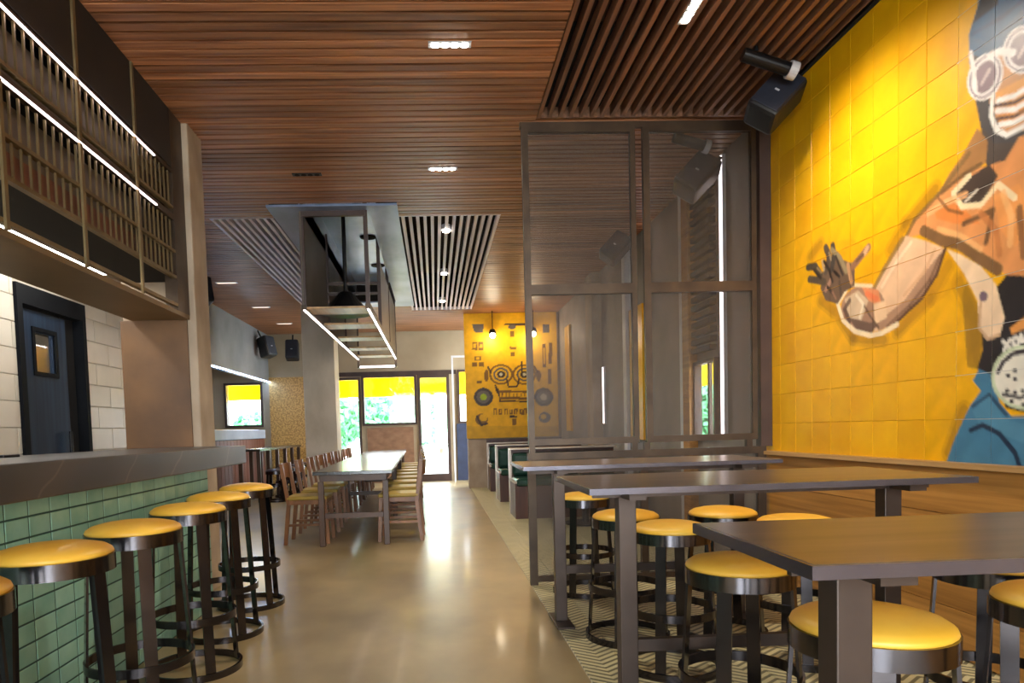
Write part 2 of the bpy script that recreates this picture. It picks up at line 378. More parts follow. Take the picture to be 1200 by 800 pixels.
def paint_mural(Y, Z):
    k = PxCanvas(Y, Z, lin((233, 171, 8)))
    for q in ([(1052, 388), (1090, 350), (1112, 310)], [(985, 372), (1000, 396), (1036, 398)], [(962, 352), (980, 366)], [(950, 300), (962, 286)], [(1124, 330), (1140, 370), (1146, 420)], [(1044, 292), (1062, 262), (1096, 222)], [(1112, 530), (1130, 480)]): k.ll(q, .09, (170, 118, 20), .35); k.ll(q, .05, (130, 92, 24), .4)
    # soft brown shading painted around the arm
    k.pp([(955, 285), (1000, 280), (1030, 300), (1065, 262), (1100, 225), (1140, 160), (1165, 170), (1130, 330), (1060, 385), (1010, 400), (975, 370), (945, 325)], (206, 142, 20), .35)
    # hood
    k.pp([(1152, -60), (1146, 8), (1136, 40), (1137, 80), (1230, 90), (1300, -60)], (40, 92, 134))
    k.pp([(1152, -60), (1148, 5), (1140, 28), (1170, 5), (1180, -60)], (32, 38, 52))
    k.pp([(1136, 42), (1160, 50), (1200, 10), (1230, 40), (1230, 70), (1136, 75)], (66, 98, 130), .7)
    k.ll([(1140, 40), (1175, 20), (1210, -8)], .018, (38, 78, 116))
    # mask
    k.pp([(1136, 62), (1150, 68), (1230, 40), (1230, 170), (1165, 168), (1150, 150), (1142, 110)], (74, 70, 72))
    k.pp([(1160, 60), (1195, 55), (1230, 60), (1230, 150), (1175, 155), (1160, 120)], (206, 150, 102))
    k.pp([(1168, 108), (1230, 75), (1230, 100), (1170, 125)], (226, 160, 90)); k.pp([(1170, 130), (1230, 100), (1230, 125), (1172, 148)], (222, 150, 80))
    for a in (0, 1):
        cx, cy, rx, ry, ro = ((1155, 90, 15, 24, .35), (1199, 58, 18, 24, .3))[a]
        k.el(cx, cy, rx+5, ry+5, (240, 232, 228), ro); k.el(cx, cy, rx+2.5, ry+2.5, (150, 132, 140), ro); k.el(cx, cy, rx, ry, (236, 228, 226), ro); k.el(cx, cy, rx-3, ry-4, (140, 118, 128), ro); k.ll([(cx-4, cy+8), (cx+5, cy-8)], .02, (196, 176, 178))
    k.ll([(1160, 66), (1172, 60), (1188, 62)], .03, (240, 232, 228)); k.ll([(1138, 62), (1141, 80), (1144, 105)], .022, (238, 230, 226))
    for q in ([(1164, 112), (1162, 135), (1168, 152), (1180, 158), (1230, 132)], [(1170, 118), (1190, 112), (1230, 86)], [(1168, 130), (1190, 128), (1230, 104)], [(1172, 146), (1190, 143), (1230, 120)]): k.ll(q, .022, (244, 238, 232))
    k.ll([(1166, 124), (1190, 120), (1230, 96)], .012, (84, 64, 66)); k.ll([(1170, 139), (1190, 136), (1230, 112)], .012, (84, 64, 66))
    k.pp([(1150, 145), (1165, 168), (1230, 165), (1230, 200), (1160, 205), (1152, 175)], (82, 70, 64))
    # raised upper arm and shirt
    k.pp([(1146, 150), (1158, 165), (1156, 190), (1120, 222), (1092, 244), (1112, 205), (1130, 180)], (166, 118, 70))
    k.pp([(1063, 278), (1072, 258), (1100, 228), (1118, 215), (1150, 196), (1178, 188), (1195, 160), (1230, 150), (1230, 330), (1180, 322), (1152, 302), (1125, 292), (1105, 286), (1085, 274)], (218, 146, 88))
    k.pp([(1095, 245), (1120, 238), (1150, 262), (1120, 262), (1098, 256)], (222, 132, 66)); k.pp([(1165, 230), (1195, 215), (1215, 260), (1190, 290), (1172, 268)], (230, 152, 84))
    k.pp([(1120, 226), (1130, 212), (1160, 192), (1170, 206), (1152, 236), (1132, 243)], (72, 58, 50)); k.ll([(1118, 228), (1128, 242), (1150, 240), (1170, 216), (1190, 232)], .025, (240, 214, 170)); k.ll([(1118, 226), (1136, 206)], .03, (238, 214, 172)); k.ll([(1132, 236), (1146, 222)], .012, (225, 210, 190))
    k.ll([(1082, 270), (1105, 282), (1125, 286), (1145, 300), (1170, 316)], .05, (128, 92, 58)); k.ll([(1130, 262), (1164, 246), (1156, 284)], .025, (120, 84, 54)); k.ll([(1195, 244), (1200, 300)], .03, (150, 100, 62))
    k.ll([(1060, 282), (1072, 258), (1100, 228), (1136, 180)], .025, (120, 92, 54), .8)
    # forearm
    k.pp([(1062, 276), (1085, 282), (1110, 292), (1098, 325), (1078, 352), (1050, 378), (1026, 388), (1008, 366), (1022, 345), (1036, 318), (1048, 298)], (224, 182, 144))
    k.pp([(1106, 292), (1098, 325), (1078, 352), (1050, 378), (1030, 388), (1028, 378), (1060, 352), (1085, 318)], (172, 132, 104)); k.ll([(1108, 292), (1098, 322), (1080, 350), (1048, 380)], .02, (96, 66, 48)); k.ll([(1058, 280), (1036, 316), (1020, 346)], .03, (132, 104, 62), .8)
    k.el(1012, 362, 26, 28, (164, 124, 98), .3); k.pp([(990, 350), (1006, 340), (1018, 352), (1010, 375), (995, 372)], (206, 178, 146)); k.pp([(1010, 336), (1030, 340), (1034, 360), (1018, 352)], (218, 138, 92)); k.pp([(995, 372), (1020, 378), (1034, 372), (1022, 390), (1004, 386)], (110, 84, 70)); k.pp([(1024, 356), (1038, 352), (1040, 372), (1026, 380)], (228, 190, 150))
    k.ll([(992, 340), (982, 356), (988, 375), (1002, 388), (1020, 393), (1034, 390), (1052, 380)], .028, (238, 214, 176)); k.ll([(990, 338), (1002, 334), (1022, 335)], .02, (232, 204, 160))
    for q, wd, c_, a_ in (([(1068, 284), (1050, 308), (1034, 336)], .02, (244, 212, 176), .8), ([(1096, 292), (1084, 318), (1060, 346)], .02, (206, 160, 122), .9), ([(1102, 300), (1090, 328), (1066, 358), (1040, 382)], .018, (110, 78, 58), .7), ([(1030, 384), (1020, 370), (1012, 356)], .014, (92, 66, 50), .8), ([(996, 352), (990, 362), (996, 376)], .03, (98, 74, 62), .9), ([(1004, 346), (1012, 356), (1008, 372)], .02, (232, 214, 186), .9), ([(1016, 344), (1028, 350)], .03, (226, 120, 76), .9), ([(1088, 250), (1110, 236), (1132, 228)], .03, (236, 176, 120), .8), ([(1100, 268), (1126, 276), (1150, 292)], .025, (236, 178, 116), .8), ([(1150, 250), (1168, 270), (1172, 298)], .03, (190, 118, 66), .8), ([(1176, 226), (1186, 254), (1184, 286)], .03, (242, 180, 116), .8), ([(1100, 232), (1112, 246), (1128, 250)], .014, (120, 80, 46), .8), ([(1104, 226), (1130, 204), (1150, 192)], .02, (112, 82, 50), .9)): k.ll(q, wd, c_, a_)
    # hand: palm, four bent fingers and the thumb
    k.pp([(964, 320), (975, 300), (990, 305), (1002, 310), (1002, 335), (990, 342), (982, 356), (968, 352), (962, 338)], (108, 84, 66))
    for q, c_ in (([(968, 318), (972, 300), (968, 290)], (84, 70, 60)), ([(975, 315), (978, 298), (976, 288)], (70, 62, 56)), ([(962, 322), (956, 312), (947, 313)], (76, 64, 52)), ([(966, 330), (956, 328), (949, 327)], (86, 72, 58)), ([(1000, 312), (1010, 300), (1018, 290)], (150, 108, 82))): k.ll(q, .045, c_)
    k.ll([(975, 292), (985, 302), (992, 318)], .03, (146, 128, 96)); k.ll([(968, 340), (974, 328)], .03, (172, 130, 108)); k.ll([(964, 306), (966, 316)], .02, (180, 150, 110)); k.ll([(994, 310), (998, 330)], .03, (186, 140, 100)); k.ll([(978, 318), (984, 324)], .02, (40, 30, 26)); k.ll([(1017, 290), (1014, 296)], .03, (206, 160, 124))
    for q, wd, c_ in (([(966, 306), (972, 316), (976, 330)], .02, (48, 38, 34)), ([(980, 300), (984, 312), (988, 322)], .018, (58, 48, 42)), ([(954, 316), (962, 326)], .018, (46, 36, 30)), ([(970, 336), (978, 346)], .02, (64, 48, 40)), ([(984, 330), (986, 346)], .022, (84, 66, 54)), ([(972, 296), (974, 304)], .015, (160, 140, 110)), ([(958, 314), (963, 319)], .014, (150, 124, 88)), ([(1004, 306), (1012, 298)], .014, (96, 70, 52)), ([(976, 342), (980, 350)], .016, (150, 112, 90))): k.ll(q, wd, c_)
    # other forearm, belt, buckle and jeans
    k.pp([(1150, 390), (1162, 345), (1180, 322), (1230, 325), (1230, 450), (1150, 450), (1146, 430), (1152, 410)], (44, 38, 36))
    k.pp([(1133, 330), (1148, 360), (1152, 400), (1146, 432), (1134, 430), (1128, 345)], (152, 112, 24), .8)
    k.pp([(1110, 292), (1126, 298), (1150, 312), (1168, 334), (1178, 372), (1172, 394), (1158, 399), (1148, 386), (1146, 352), (1130, 320)], (232, 200, 164)); k.ll([(1150, 352), (1148, 384), (1158, 397), (1172, 392)], .015, (198, 160, 124)); k.el(1153, 347, 5, 6, (118, 96, 108))
    k.pp([(1184, 384), (1230, 350), (1230, 372), (1186, 392)], (226, 152, 76))
    k.pp([(1107, 548), (1120, 512), (1137, 476), (1150, 458), (1140, 446), (1148, 432), (1164, 440), (1172, 472), (1186, 488), (1230, 486), (1230, 600), (1100, 600)], (70, 122, 152))
    k.pp([(1140, 482), (1160, 462), (1176, 490), (1230, 505), (1230, 530), (1150, 500)], (88, 142, 170), .6); k.pp([(1160, 440), (1180, 478), (1230, 490), (1230, 470), (1190, 465)], (28, 28, 34))
    k.ll([(1138, 504), (1152, 498), (1172, 508), (1190, 530), (1200, 560)], .022, (34, 48, 70)); k.ll([(1140, 476), (1160, 462), (1180, 486)], .015, (44, 72, 96))
    k.pp([(1170, 408), (1230, 372), (1230, 398), (1178, 418)], (38, 34, 36))
    for q in ([(1176, 400), (1184, 408)], [(1184, 398), (1177, 410)], ell(1191, 400, 3.5, 5), [(1197, 392), (1198, 400), (1202, 399), (1203, 388)]): k.ll(q, .016, (232, 226, 214))
    k.el(1201, 442, 39, 38, (196, 206, 170)); k.el(1201, 442, 35, 34, (228, 222, 206)); k.ll([(1170, 436), (1176, 424), (1188, 414), (1210, 410)], .02, (62, 54, 58))
    for q in ((1182, 440), (1190, 434), (1190, 444), (1181, 458), (1190, 460), (1199, 458), (1186, 470), (1200, 474)): k.el(q[0], q[1], 2.6, 2.6, (48, 44, 46))
    k.ll([(1176, 462), (1196, 466), (1215, 458)], .014, (70, 64, 66))
    return k.c
RES = 24
plain = tile_mesh('mural_tile', '-x', TS-.0025, TS-.0025, .008, .002); plain.materials.append(M['yellow_glaze'])
for j in range(24):
    for i in range(12):
        y0 = 4.85 - TS*(j+1); z0 = MZ + TS*i; yc, zc = y0+TS/2, z0+TS/2
        if 2.0 < yc < 4.45:
            g = (TS-.003)/2; ax = np.linspace(-g, g, RES+1); yy, zz = np.meshgrid(ax, ax); yy = yy.ravel(); zz = zz.ravel()
            dd = TS/RES/3; col = sum(paint_mural(yy+yc+ey, zz+zc+ez) for ey, ez in ((-dd, -dd), (dd, -dd), (0, 0), (-dd, dd), (dd, dd)))/5
            if np.ptp(col, axis=0).max() > .001 or abs(col[0]-np.array(lin((233, 171, 8))[:3])).max() > .001:
                n = RES+1; vs = [(-.008, a, b) for a, b in zip(yy, zz)]
                fs = [(r*n+c, (r+1)*n+c, (r+1)*n+c+1, r*n+c+1) for r in range(RES) for c in range(RES)]
                # rim of the tile
                loop = [c for c in range(n)] + [r*n+n-1 for r in range(1, n)] + [(n-1)*n+c for c in range(n-2, -1, -1)] + [r*n for r in range(n-2, 0, -1)]
                base = len(vs); vs += [(0, vs[q][1], vs[q][2]) for q in loop]; L = len(loop)
                fs += [(loop[q], loop[(q+1) % L], base+(q+1) % L, base+q) for q in range(L)]
                me = bpy.data.meshes.new('mural_tile'); me.from_pydata(vs, [], fs); me.update()
                cc = np.ones((len(vs), 4)); cc[:len(col), :3] = col; cc[len(col):, :3] = col[np.array(loop)]
                at = me.color_attributes.new('paint', 'FLOAT_COLOR', 'POINT'); at.data.foreach_set('color', cc.ravel().astype('f'))
                link('mural_tile', me, 'paint', wr, loc=(XW+.006, yc, zc)); continue
        link('mural_tile', plain, None, wr, loc=(XW+.006, yc, zc))
# white joint filling around the painted figure
part('joint_filling', B(XW-.0003, XW+.0008, 1.5, 3.06, MZ, 3.30), 'jointwhite', wr)
part('wall_crown', B(XW-.05, XW+.01, -1, 4.86, 3.22+.09, 3.36), 'void', wr)
# wood panelling below, in boards
nb = 4
for i in range(nb):
    z0 = .02 + i*.2175; b_ = part('wood_board', B(XW-.022, XW+.006, -4, 4.86, z0, z0+.214), 'wood_panel', wr)
struct('trim_1', B(XW-.06, XW+.006, -4, 4.86, .888, .915), 'ledge', .004)

# right wall beyond the partition
hl = [(5.74, 6.18, 1.0, 1.66)]
mb = MB()
for u0, u1, v0, v1 in holed(4.86, 13.2, 0, 4.05, hl): mb.box(XW+.02, XW+.05, u0, u1, v0, v1)
struct('wall_side', mb, 'grey_wall')
wn = struct('window_6', B(XW-.02, XW+.05, 5.72, 5.75, .98, 1.68).box(XW-.02, XW+.05, 6.17, 6.2, .98, 1.68).box(XW-.02, XW+.05, 5.75, 6.17, .98, 1.01).box(XW-.02, XW+.05, 5.75, 6.17, 1.65, 1.68).box(XW+.02, XW+.05, 5.93, 5.97, 1.01, 1.65), 'frame_brown')
part('pane', B(XW+.035, XW+.039, 5.75, 5.93, 1.01, 1.65), 'glass', wn); part('pane', B(XW+.035, XW+.039, 5.97, 6.17, 1.01, 1.65), 'glass', wn)
lv = thing('louvre_panel', 'dark louvred panel above the small side window behind the mesh partition', 'louvre', (XW-.02, 5.95, 1.75)); lvm = B(-.03, .03, -.21, .21, 0, .045).mesh('louvre_blade'); lvm.materials.append(M['dark_wall'])
for i in range(20): link('louvre_blade', lvm, None, lv, loc=(0, 0, i*.076))
def wall_strip(name, y0, y1, d, z0, z1, mat): return struct(name, B(XW-d, XW+.02, y0, y1, z0, z1), mat, .003)
wall_strip('trim_2', 6.2, 6.36, .06, 0, CEIL, 'wood_panel'); wall_strip('trim_3', 6.38, 6.46, .05, 0, CEIL, 'white_metal')
wall_strip('trim_4', 9.75, 10.15, .12, 0, CEIL, 'concrete'); wall_strip('trim_5', 8.28, 8.42, .05, 0, CEIL, 'white_metal')
def led_bar(label, y, z0, z1):
    t = thing('wall_led_bar', label, 'light', (XW-.02, y, z0)); part('backing', B(-.01, .02, -.025, .025, 0, z1-z0), 'white_metal', t); part('diffuser', B(-.022, -.01, -.016, .016, .01, z1-z0-.01), 'led_wall', t)
led_bar('tall vertical LED light bar on the grey wall behind the right mesh panel', 5.53, 1.0, 3.28)
led_bar('short upper vertical LED light bar behind the gap between the mesh panels', 7.47, 2.27, 3.28)
led_bar('short lower vertical LED light bar seen through the left mesh panel', 9.5, 1.15, 1.95)

# ------------------------------------------------------------------ cross wall with the printed yellow panel, and pier below
XP0, XP1 = .60, 2.36
struct('wall_cross', B(.62, XW+.02, 13.04, 13.2, .93, CEIL+.05), 'plaster')
struct('wall_pier', B(.62, .97, 13.0, 13.3, 0, .93), 'concrete')
struct('wall_cross_lower', B(.97, XW+.02, 13.04, 13.2, 0, .93), 'boothwood')
Yp = 13.0
nxp, nzp = 110, 148
gx = np.linspace(XP0, XP1, nxp+1); gz = np.linspace(.95, CEIL-.005, nzp+1); xx, zz = np.meshgrid(gx, gz)
class PosterCanvas(Canvas):
    def P(s, pts):
        r = []
        for a, b in pts: q = on_plane(540+a/5, 360+b/5, 1, Yp-.02); r.append((q.x, q.z))
        return r
    def pp(s, pts, col, a=1.): s.poly(s.P(pts), col, a)
    def ll(s, pts, wd, col, a=1., closed=False): s.line(s.P(pts), wd, col, a, closed)
k = PosterCanvas(xx.ravel(), zz.ravel(), lin((226, 170, 12)))
DK = (66, 48, 34); MD = (120, 84, 30); GR = (92, 84, 78)
def rc(x0, y0, x1, y1): return [(x0, y0), (x1, y0), (x1, y1), (x0, y1)]
k.pp(rc(28, 695, 575, 765), (206, 156, 14))
k.pp([(65, 98), (135, 98), (130, 148), (80, 145)], GR); k.pp(rc(478, 98, 520, 148), GR)
k.pp(rc(255, 92, 385, 106), DK); k.pp(ell(300, 115, 22, 14), GR); k.pp(rc(290, 140, 312, 175), MD)
for q in (rc(66, 202, 96, 250), rc(104, 202, 134, 250), rc(80, 285, 120, 312), rc(66, 322, 94, 348), rc(106, 322, 134, 348), rc(94, 430, 122, 445), rc(478, 215, 498, 350), rc(515, 205, 535, 330), rc(285, 230, 325, 245), rc(292, 262, 318, 285), rc(510, 360, 530, 450)): k.pp(q, MD)
for q in (rc(74, 215, 90, 238), rc(110, 215, 126, 238), rc(90, 293, 110, 305), rc(484, 240, 492, 330)): k.pp(q, (220, 164, 14))
for cx in (236, 372):
    for r, c_ in ((70, MD), (58, (222, 168, 16)), (46, GR), (34, (214, 164, 24)), (24, DK), (10, (190, 180, 150))): k.pp(ell(cx, 393, r, r*.86), c_)
k.pp(ell(150, 400, 14, 36), MD); k.pp(ell(456, 400, 14, 36), MD); k.ll([(268, 420), (280, 465), (330, 462), (342, 420)], .03, DK); k.ll([(200, 455), (222, 490), (230, 550), (400, 550), (412, 480)], .03, DK)
k.pp(rc(225, 487, 400, 500), MD); k.pp(rc(225, 525, 400, 540), MD)
for i in range(7): k.pp(rc(240+i*22, 502, 246+i*22, 524), MD)
for cx, c2 in ((133, (150, 170, 30)), (486, (170, 160, 140))): k.pp(ell(cx, 525, 56, 54), (70, 62, 58)); k.pp(ell(cx, 525, 40, 38), (104, 96, 88)); k.pp(ell(cx, 525, 20, 19), c2)
for i, q in enumerate((192, 222, 256, 284, 312, 345, 366)):
    k.pp(rc(q, 592+4*(i % 2), q+20, 628), MD); k.pp(rc(q+7, 600, q+13, 618 if i % 2 else 628), (222, 168, 14))
k.pp(rc(285, 634, 330, 648), DK); k.pp(rc(300, 650, 324, 690), MD)
k.pp(ell(122, 656, 36, 34), MD); k.pp(ell(132, 646, 24, 22), (216, 162, 14)); k.pp(ell(492, 645, 34, 32), GR); k.pp(ell(484, 640, 18, 16), (206, 156, 20)); k.ll([(95, 640), (120, 690), (155, 680)], .04, DK)
for q in ([(160, 350), (175, 380)], [(430, 345), (450, 380)], [(355, 320), (360, 400)], [(205, 470), (215, 500)]): k.ll(q, .035, DK)
n = nxp+1; vs = [(a, Yp-.02, b) for a, b in zip(xx.ravel(), zz.ravel())]
fs = [(r*n+c, r*n+c+1, (r+1)*n+c+1, (r+1)*n+c) for r in range(nzp) for c in range(nxp)]
me = bpy.data.meshes.new('printed_face'); me.from_pydata(vs, [], fs); me.update()
cc = np.ones((len(vs), 4)); cc[:, :3] = k.c; at = me.color_attributes.new('paint', 'FLOAT_COLOR', 'POINT'); at.data.foreach_set('color', cc.ravel().astype('f'))
pn = thing('yellow_wall_panel', 'large yellow panel printed with a goggled face and round speakers on the end wall', 'wall art', (0, 0, 0))
link('printed_face', me, 'poster', pn); part('backing_board', B(XP0, XP1, Yp-.018, 13.04, .95, CEIL-.005), 'yellow_glaze', pn)
tag(part('yellow_wall_strip', B(XW-.02, XW+.02, 11.9, 12.3, 1.05, 2.9), 'yellow_glaze'), 'slim yellow wall strip beside the end panel, seen through the left mesh panel', 'wall art')
tag(part('yellow_wall_strip', B(XW-.02, XW+.02, 7.72, 8.24, .95, 2.5), 'yellow_glaze'), 'narrow yellow wall panel glimpsed in the gap between the two mesh panels', 'wall art')

# ------------------------------------------------------------------ far wall, windows and door
holes = [(-2.18, -1.64, .05, 2.3), (-1.56, -.42, 1.3, 2.34), (-.36, .34, 0, 2.36), (.56, .80, 1.3, 2.42), (-4.55, -3.78, 1.34, 2.25)]
mb = MB()
for u0, u1, v0, v1 in holed(-5.2, XW+.2, 0, 4.05, holes): mb.box(u0, u1, YF, YF+.2, v0, v1)
struct('wall_far', mb, 'plaster')
struct('trim_6', B(-3.6, -2.2, YF-.03, YF, 0, 2.38), 'ochre'); struct('trim_7', B(-1.5, -.48, YF-.02, YF, 0, 1.22), 'brick')
struct('trim_8', B(-2.25, .5, YF-.03, YF, 2.36, 2.45), 'frame_brown'); struct('trim_9', B(.48, .84, YF-.06, YF, 0, 1.26), 'navy')
def window(name, x0, x1, z0, z1, y=YF, fw=.05):
    f = MB(); f.box(x0-fw, x0, y-.04, y+.1, z0-fw, z1+fw); f.box(x1, x1+fw, y-.04, y+.1, z0-fw, z1+fw); f.box(x0, x1, y-.04, y+.1, z0-fw, z0); f.box(x0, x1, y-.04, y+.1, z1, z1+fw)
    o = struct(name, f, 'frame_brown'); part('pane', B(x0, x1, y+.03, y+.036, z0, z1), 'glass', o); return o
window('window_1', -2.15, -1.67, .1, 2.28); window('window_2', -1.54, -.44, 1.32, 2.32); window('window_3', .57, .78, 1.32, 2.4); window('window_4', -4.53, -3.8, 1.36, 2.23)
fm = MB(); fm.box(-.36, -.3, YF-.03, YF+.08, 0, 2.36); fm.box(.27, .34, YF-.03, YF+.08, 0, 2.36); fm.box(-.3, .27, YF-.03, YF+.08, 2.29, 2.36); fm.box(-.3, .27, YF-.03, YF+.08, 0, .16)
dr = struct('door_2', fm, 'frame_brown'); part('pane', B(-.3, .27, YF+.02, YF+.026, .16, 2.29), 'glass', dr); part('handle', MB().cyl((.23, YF-.06, .9), (.23, YF-.06, 1.25), .012), 'white_metal', dr)
struct('trim_10', B(.39, .43, 14.78, 14.82, 0, 2.72).box(.43, .72, 14.78, 14.82, 2.68, 2.72), 'white_metal')

# ------------------------------------------------------------------ outside
struct('ground_outside', B(-30, 30, YF+.2, 60, -.12, -.02), 'ground'); struct('ground_side', B(XW+.3, 20, -5, YF, -.12, -.02), 'ground')
struct('ground_entrance', B(-20, 20, -30, -4.2, -.12, -.02), 'ground')
def awning(label, pts0, pts1, w3):
    t = thing('awning', label, 'awning', pts0)
    return t
aw = thing('awning', 'yellow cloth awning hanging outside the far windows', 'awning', (-2, YF+.6, 0))
part('valance', B(-3.4, 3.2, -.01, .0, 1.93, 2.5), 'awning', aw); part('roof_cloth', MB().add([(-3.4, 0, 2.5), (3.2, 0, 2.5), (3.2, -.4, 2.75), (-3.4, -.4, 2.75), (-3.4, 0, 2.51), (3.2, 0, 2.51), (3.2, -.4, 2.76), (-3.4, -.4, 2.76)], [(0, 1, 2, 3), (7, 6, 5, 4), (0, 4, 5, 1), (2, 6, 7, 3), (1, 5, 6, 2), (3, 7, 4, 0)]), 'awning', aw)
part('front_tube', MB().cyl((-3.4, -.01, 2.5), (3.2, -.01, 2.5), .02), 'white_metal', aw)
for xq in (-2.9, 0., 2.7): part('arm', MB().bar((xq, -.4, 2.45), (xq, 0, 2.48), .03, .03), 'white_metal', aw)
a2 = thing('awning', 'small yellow cloth awning outside the side window behind the mesh partition', 'awning', (XW+.7, 5.95, 0))
part('valance', B(0, .01, -2.2, 2.6, 1.55, 1.95), 'awning', a2); part('front_tube', MB().cyl((0, -2.2, 1.95), (0, 2.6, 1.95), .02), 'white_metal', a2)
for yq in (-1.8, 2.2): part('arm', MB().bar((-.5, yq, 1.95), (0, yq, 1.95), .03, .03), 'white_metal', a2)
def tree(label, loc, h, r, seed):
    rnd = random.Random(seed); t = thing('tree', label, 'tree', loc, 0, 'trees outside the far windows')
    part('trunk', MB().cyl((0, 0, 0), (0, 0, h*.6), .09, .05, 8), 'bark', t); mb = MB()
    for i in range(2000):
        while True:
            p = Vector((rnd.uniform(-1, 1), rnd.uniform(-1, 1), rnd.uniform(-1, 1)))
            if p.length < 1: break
        p = p*(.55+.45*rnd.random()); c = Vector((p.x*r, p.y*r, h*.62 + p.z*h*.42)); a = Vector((rnd.gauss(0, 1), rnd.gauss(0, 1), rnd.gauss(0, 1))).normalized(); b = a.orthogonal().normalized(); s_ = .09+.07*rnd.random()
        mb.add([c-a*s_, c+b*s_*.5, c+a*s_, c-b*s_*.5], [(0, 1, 2, 3)])
    o = part('crown', mb, 'leaf', t)
for i, (lb, x, y, h, r) in enumerate((('round leafy tree outside the leftmost glass pane beside the pillar', -2.75, 19.0, 2.3, .8), ('leafy tree outside seen through the left half of the wide far window', -1.9, 22.5, 2.5, 1.05), ('leafy tree outside seen through the right half of the wide far window', -.72, 19.2, 2.2, .8), ('lone leafy tree outside behind the glass door', .2, 24, 2.3, .5), ('leafy tree outside the small window over the second bar', -5.4, 21, 1.9, .9))): tree(lb, (x, y, -.02), h, r, i)
tree('leafy shrub outside the side window behind the mesh partition', (6.2, 15.2, -.02), 2.2, 1.3, 9)

# ------------------------------------------------------------------ entrance wall behind the camera
mb = MB()
for u0, u1, v0, v1 in holed(-2.8, XW+.2, 0, 4.05, [(-2.3, -.2, .2, 3.0), (0., 2.2, .2, 3.0)]): mb.box(u0, u1, -4.2, -4.0, v0, v1)
struct('wall_back', mb, 'plaster')

# ------------------------------------------------------------------ left side: kitchen wall, tiles, door
XK = -2.75
kd = (4.68, 5.57, 0, 2.19)
mb = MB()
for u0, u1, v0, v1 in holed(-4.2, 6.6, 0, 4.05, [kd]): mb.box(XK-.15, XK-.008, u0, u1, v0, v1)
wk = struct('wall_kitchen', mb, 'whitegrout')
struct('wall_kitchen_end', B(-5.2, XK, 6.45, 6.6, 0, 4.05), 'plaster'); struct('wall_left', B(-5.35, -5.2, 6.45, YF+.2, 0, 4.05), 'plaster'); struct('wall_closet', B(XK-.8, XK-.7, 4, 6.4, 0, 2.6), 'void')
cache = {}; TH, TW = .175, .44
for r in range(5, 14):
    z0 = TH*r; off = (TW/2 if r % 2 else 0)
    for c in range(0, 13):
        y0 = 2.0 + TW*c - off; y1 = y0 + TW; z1 = z0+TH
        segs = [(y0, y1)]
        if z0 < kd[3]-.02:
            segs = []
            if y0 < kd[0]: segs.append((y0, min(y1, kd[0])))
            if y1 > kd[1]: segs.append((max(y0, kd[1]), y1))
        for a, b in segs:
            if b-a < .03: continue
            key = round(b-a, 3)
            if key not in cache: cache[key] = tile_mesh('wall_tile', '+x', b-a-.006, TH-.006, .008, .003); cache[key].materials.append(M['whitetile'])
            link('wall_tile', cache[key], None, wk, loc=(XK-.008, (a+b)/2, z0+TH/2))
fr = B(XK-.15, XK+.02, kd[0], kd[0]+.06, 0, 2.19).box(XK-.15, XK+.02, kd[1]-.05, kd[1], 0, 2.19).box(XK-.15, XK+.02, kd[0]+.06, kd[1]-.05, 2.06, 2.19)
d1 = struct('door_1', fr, 'door_dark')
mb = MB()
for u0, u1, v0, v1 in holed(4.75, 5.33, .01, 2.04, [(4.92, 5.17, 1.62, 1.9)]): mb.box(XK-.06, XK-.02, u0, u1, v0, v1)
lf = part('leaf', mb, 'door_blue', d1)
part('glazing', B(XK-.045, XK-.039, 4.92, 5.17, 1.62, 1.9), 'glass', lf); part('glazing_frame', B(XK-.03, XK-.01, 4.89, 4.92, 1.59, 1.93).box(XK-.03, XK-.01, 5.17, 5.20, 1.59, 1.93).box(XK-.03, XK-.01, 4.92, 5.17, 1.59, 1.62).box(XK-.03, XK-.01, 4.92, 5.17, 1.9, 1.93), 'door_dark', lf)
part('dark_gap_sheet', B(XK-.08, XK-.06, 5.33, 5.52, 0, 2.06), 'void', d1)  # black sheet painted in for the darkness of the open gap beside the leaf
part('handle', MB().cyl((XK+.01, 5.27, 1.0), (XK+.01, 5.27, 1.2), .012), 'black', lf)
point_later = (XK-.35, 5.05, 2.2)
part('pane_fill_card', B(XK-.3, XK-.29, 4.6, 5.6, 1.3, 1.95), 'whitetile', d1)  # pale card added behind the glazing so the pane looks bright
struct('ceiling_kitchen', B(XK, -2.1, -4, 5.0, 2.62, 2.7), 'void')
kl = thing('kitchen_lamp', 'white linear lamp over the kitchen pass, glimpsed under the rack', 'light', (-2.42, 3.7, 2.335)); part('housing', B(-.08, .08, -.9, 1.5, .03, .12), 'white_metal', kl); part('diffuser', B(-.07, .07, -.88, 1.48, 0, .03), 'kitchen_lamp', kl)

# pillars
struct('pillar_bar', B(-2.17, -1.66, 4.94, 5.24, 0, CEIL+.05), 'concrete', .01)
struct('pillar_hall', B(-2.22, -1.68, 11.8, 12.3, 0, CEIL+.05), 'hall_pillar', .01)

struct('trim_11', B(-2.18, -1.72, 4.925, 4.94, 1.0, 1.955), 'warm_lit_plaster')  # added sheet on the pillar's near face, warm light put into its colour

